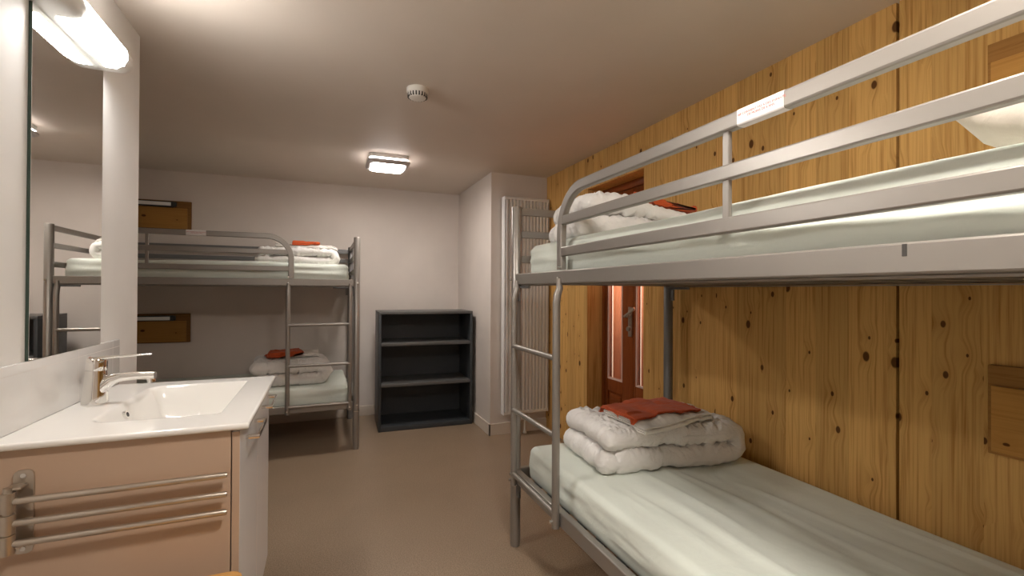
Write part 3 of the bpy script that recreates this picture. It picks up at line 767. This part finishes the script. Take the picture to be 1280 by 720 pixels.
# cabinet
VX, VY0, VY1, VZ0 = -.202, 1.412, 2.112, .185
V = empty('vanity_cabinet', ((XL+VX)/2, (VY0+VY1)/2, VZ0), 'wall hung taupe vanity cabinet with white doors under the washbasin', 'vanity cabinet')
def vp(name, mat, fn, parent=None, **kw):
    bm = bmesh.new(); fn(bm); bmesh.ops.translate(bm, verts=bm.verts[:], vec=(-(XL+VX)/2, -(VY0+VY1)/2, -VZ0)); o = link(name, bm, mat, V, **kw)
    if parent: o.parent = parent
    return o
zt = .8805
def carcass(b):
    box(b, (XL, VY0, VZ0), (VX-.021, VY0+.018, zt), .001); box(b, (XL, VY1-.018, VZ0), (VX-.021, VY1, zt), .001)
    box(b, (XL, VY0+.018, VZ0), (VX-.021, VY1-.018, VZ0+.018)); box(b, (XL, VY0+.018, VZ0+.018), (XL+.012, VY1-.018, zt))
    box(b, (VX-.045, VY0+.018, zt-.05), (VX-.021, VY1-.018, zt))
vp('carcass', M['vanity_side'], carcass)
for y0, y1 in ((VY0, 1.766), (1.770, VY1)):
    dr = tag(vp('door', [M['vanity_door'], M['vanity_side']], lambda b: box(b, (VX-.018, y0, VZ0), (VX, y1, zt-.004), .001)), 'white door')
    for p in dr.data.polygons:
        if abs(p.normal.y) > .9: p.material_index = 1
    hy = (y0+y1)/2+.02 if y0 > 1.6 else 1.60
    hz = .832
    def hb(b):
        a, e, x = hy-.088, hy+.088, VX+.032
        sweep(b, [(VX-.002, a, hz), (x, a, hz), (x, e, hz), (VX-.002, e, hz)], rrect(.012, .009, .002), side=(0, 0, 1))
    vp('handle', M['chrome'], hb, dr, angle=40)
# washbasin slab with a moulded bowl
WX0, WX1, WY0, WY1, WZ = XL+.0075, -.183, 1.397, 2.124, .900
def basin(b):
    nx, ny = 120, 140; bx0, bx1, by0, by1, dep = -.572, -.268, 1.535, 2.045, .120
    xs = [WX0+(WX1-WX0)*i/nx for i in range(nx+1)]; ys = [WY0+(WY1-WY0)*j/ny for j in range(ny+1)]
    def dpt(x, y):
        cx, cy, hx, hy, r = (bx0+bx1)/2, (by0+by1)/2, (bx1-bx0)/2, (by1-by0)/2, .055
        qx, qy = abs(x-cx)-hx+r, abs(y-cy)-hy+r
        rr = r if x < cx else .012
        qx, qy = abs(x-cx)-hx+rr, abs(y-cy)-hy+rr
        sd = math.hypot(max(qx, 0), max(qy, 0))+min(max(qx, qy), 0)-rr
        wl = .020+.045*max(0, min(1, (cx-x)/.10))
        t = max(0, min(1, -sd/wl)); t = t*t*(3-2*t)
        return t*dep
    top = [[b.verts.new((x, y, WZ-dpt(x, y))) for y in ys] for x in xs]
    for i in range(nx):
        for j in range(ny): b.faces.new((top[i][j], top[i+1][j], top[i+1][j+1], top[i][j+1]))
    loop = [top[i][0] for i in range(nx+1)]+[top[nx][j] for j in range(1, ny+1)]+[top[i][ny] for i in range(nx-1, -1, -1)]+[top[0][j] for j in range(ny-1, 0, -1)]
    prev = loop
    for dz, ins in ((.003, -.0035), (.009, -.004), (.0145, -.002), (.0165, .002)):
        cur = []
        for v in loop:
            x, y = v.co.x, v.co.y
            x2 = max(WX0, min(WX1, x)); cx_ = ins
            nx_ = x+( cx_*-1 if abs(x-WX1) < 1e-6 else 0); ny_ = y+(cx_ if abs(y-WY0) < 1e-6 else (-cx_ if abs(y-WY1) < 1e-6 else 0))
            cur.append(b.verts.new((nx_, ny_, WZ-dz)))
        for i in range(len(loop)): b.faces.new((prev[i], prev[(i+1) % len(loop)], cur[(i+1) % len(loop)], cur[i]))
        prev = cur
    # underside follows the bowl
    und = {}
    for i in range(nx+1):
        for j in range(ny+1):
            if 0 < i < nx and 0 < j < ny: und[i, j] = b.verts.new((xs[i], ys[j], min(WZ-.0165, top[i][j].co.z-.012)))
    idx = {}
    k = 0
    order = [(i, 0) for i in range(nx+1)]+[(nx, j) for j in range(1, ny+1)]+[(i, ny) for i in range(nx-1, -1, -1)]+[(0, j) for j in range(ny-1, 0, -1)]
    for key, v in zip(order, prev): und[key] = v
    for i in range(nx):
        for j in range(ny): b.faces.new((und[i, j], und[i, j+1], und[i+1, j+1], und[i+1, j]))
WB = one('washbasin', M['ceramic'], None, basin, angle=55)
tag(WB, 'white ceramic washbasin slab with rectangular bowl on the vanity cabinet', 'washbasin')
tag(one('overflow_ring', M['chrome'], WB, lambda b: sweep(b, [(-.5585, 1.735, .868), (-.5435, 1.735, .873)], [(math.cos(2*PI*i/24)*.013, math.sin(2*PI*i/24)*.013) for i in range(24)]), angle=40), 'chrome overflow ring')
one('overflow_hole', M['slot'], WB, lambda b: sweep(b, [(-.545, 1.735, .8725), (-.5425, 1.735, .8733)], circ(.007, 16)))
one('drain', M['chrome'], WB, lambda b: lathe(b, [(.030, 0), (.030, .003), (.022, .006), (.002, .007)], (-.42, 1.79, WZ-.1197), 28), angle=40)
# tap
TP = empty('tap', (-.640, 1.785, WZ), 'chrome single lever tap standing on the washbasin', 'tap')
def body(b):
    sweep(b, [(0, 0, .0005), (0, 0, .005), (.0005, 0, .03), (.0015, 0, .06), (.002, 0, .085), (.002, 0, .103)], circ(.033, 32), scale=[1.0, 1, .94, .86, .80, .77])
one('body', M['chrome'], TP, body, angle=50)
def spout(b):
    sweep(b, [(.006, 0, .040), (.020, 0, .058), (.040, 0, .0725), (.065, 0, .080), (.105, 0, .0815), (.150, 0, .080)], rrect(.034, .029, .010, 3), side=(0, 1, 0), scale=[1.45, 1.3, 1.08, .92, .84, .82])
sp = one('spout', M['chrome'], TP, spout, angle=50)
one('aerator', M['chrome'], sp, lambda b: sweep(b, [(.138, 0, .073), (.141, 0, .058)], circ(.0115, 20)), angle=50)
one('cartridge_cap', M['chrome'], TP, lambda b: sweep(b, [(.002, 0, .1045), (.003, 0, .110), (.005, 0, .134), (.006, 0, .139)], circ(.0262, 32), scale=[.97, 1, .97, .88]), angle=50)
one('lever', M['chrome'], TP, lambda b: sweep(b, [(-.012, 0, .1385), (.03, 0, .1415), (.08, 0, .144), (.142, 0, .1465)], rrect(.034, .0075, .003), side=(0, 1, 0), scale=[1, 1, .85, .62]), angle=50)
# swivel towel rail on the cabinet's side
TR = empty('towel_rail', (-.640, VY0, .74), 'brushed metal towel rail with three swivel bars on the cabinet side', 'towel rail')
one('mounting_plate', M['nickel'], TR, lambda b: sweep(b, [(.008, -.0005, 0), (.008, -.006, 0)], rrect(.036, .19, .012, 4), side=(1, 0, 0)), angle=40)
one('pivot_rod', M['nickel'], TR, lambda b: (tube(b, (-.006, -.034, -.075), (-.006, -.034, .068), .008), box(b, (-.014, -.034, .060), (.016, -.004, .066), .002), box(b, (-.014, -.034, -.072), (.016, -.004, -.066), .002)), angle=40)
for i, z in enumerate((.036, -.0125, -.058)):
    a = one('swivel_bar', M['nickel'], TR, lambda b: (sweep(b, [(-.006, -.034, z), (.410, -.030, z), (.414, -.030, z)], circ(.0076, 16), scale=[1, 1, .85])), angle=40)
    one('sleeve', M['nickel'], a, lambda b: tube(b, (-.006, -.034, z-.021), (-.006, -.034, z+.021), .0135, 20), angle=40)
for z in (.083, -.083): one('screw', M['zinc'], TR, lambda b: sweep(b, [(.008, -.006, z), (.008, -.008, z)], circ(.0055, 14)))
# stool whose corner peeps in at the lower edge
SX, SY, SZ = -.335, 1.185, .55
ST = empty('stool', (SX, SY, 0), 'light wooden stool in front of the vanity cabinet side', 'stool')
one('seat', M['stool_wood'], ST, lambda b: prism(b, rrect(.31, .31, .035, 5), SZ-.028, SZ), angle=40)
for sx in (-1, 1):
    for sy in (-1, 1):
        one('leg', M['stool_wood'], ST, lambda b: sweep(b, [(sx*.135, sy*.135, 0), (sx*.115, sy*.115, SZ-.029)], rrect(.03, .03, .006)), angle=40)
for s in (-1, 1):
    one('stretcher', M['stool_wood'], ST, lambda b: box(b, (s*.128-.009, -.112, .19), (s*.128+.009, .112, .22), .003), angle=40)
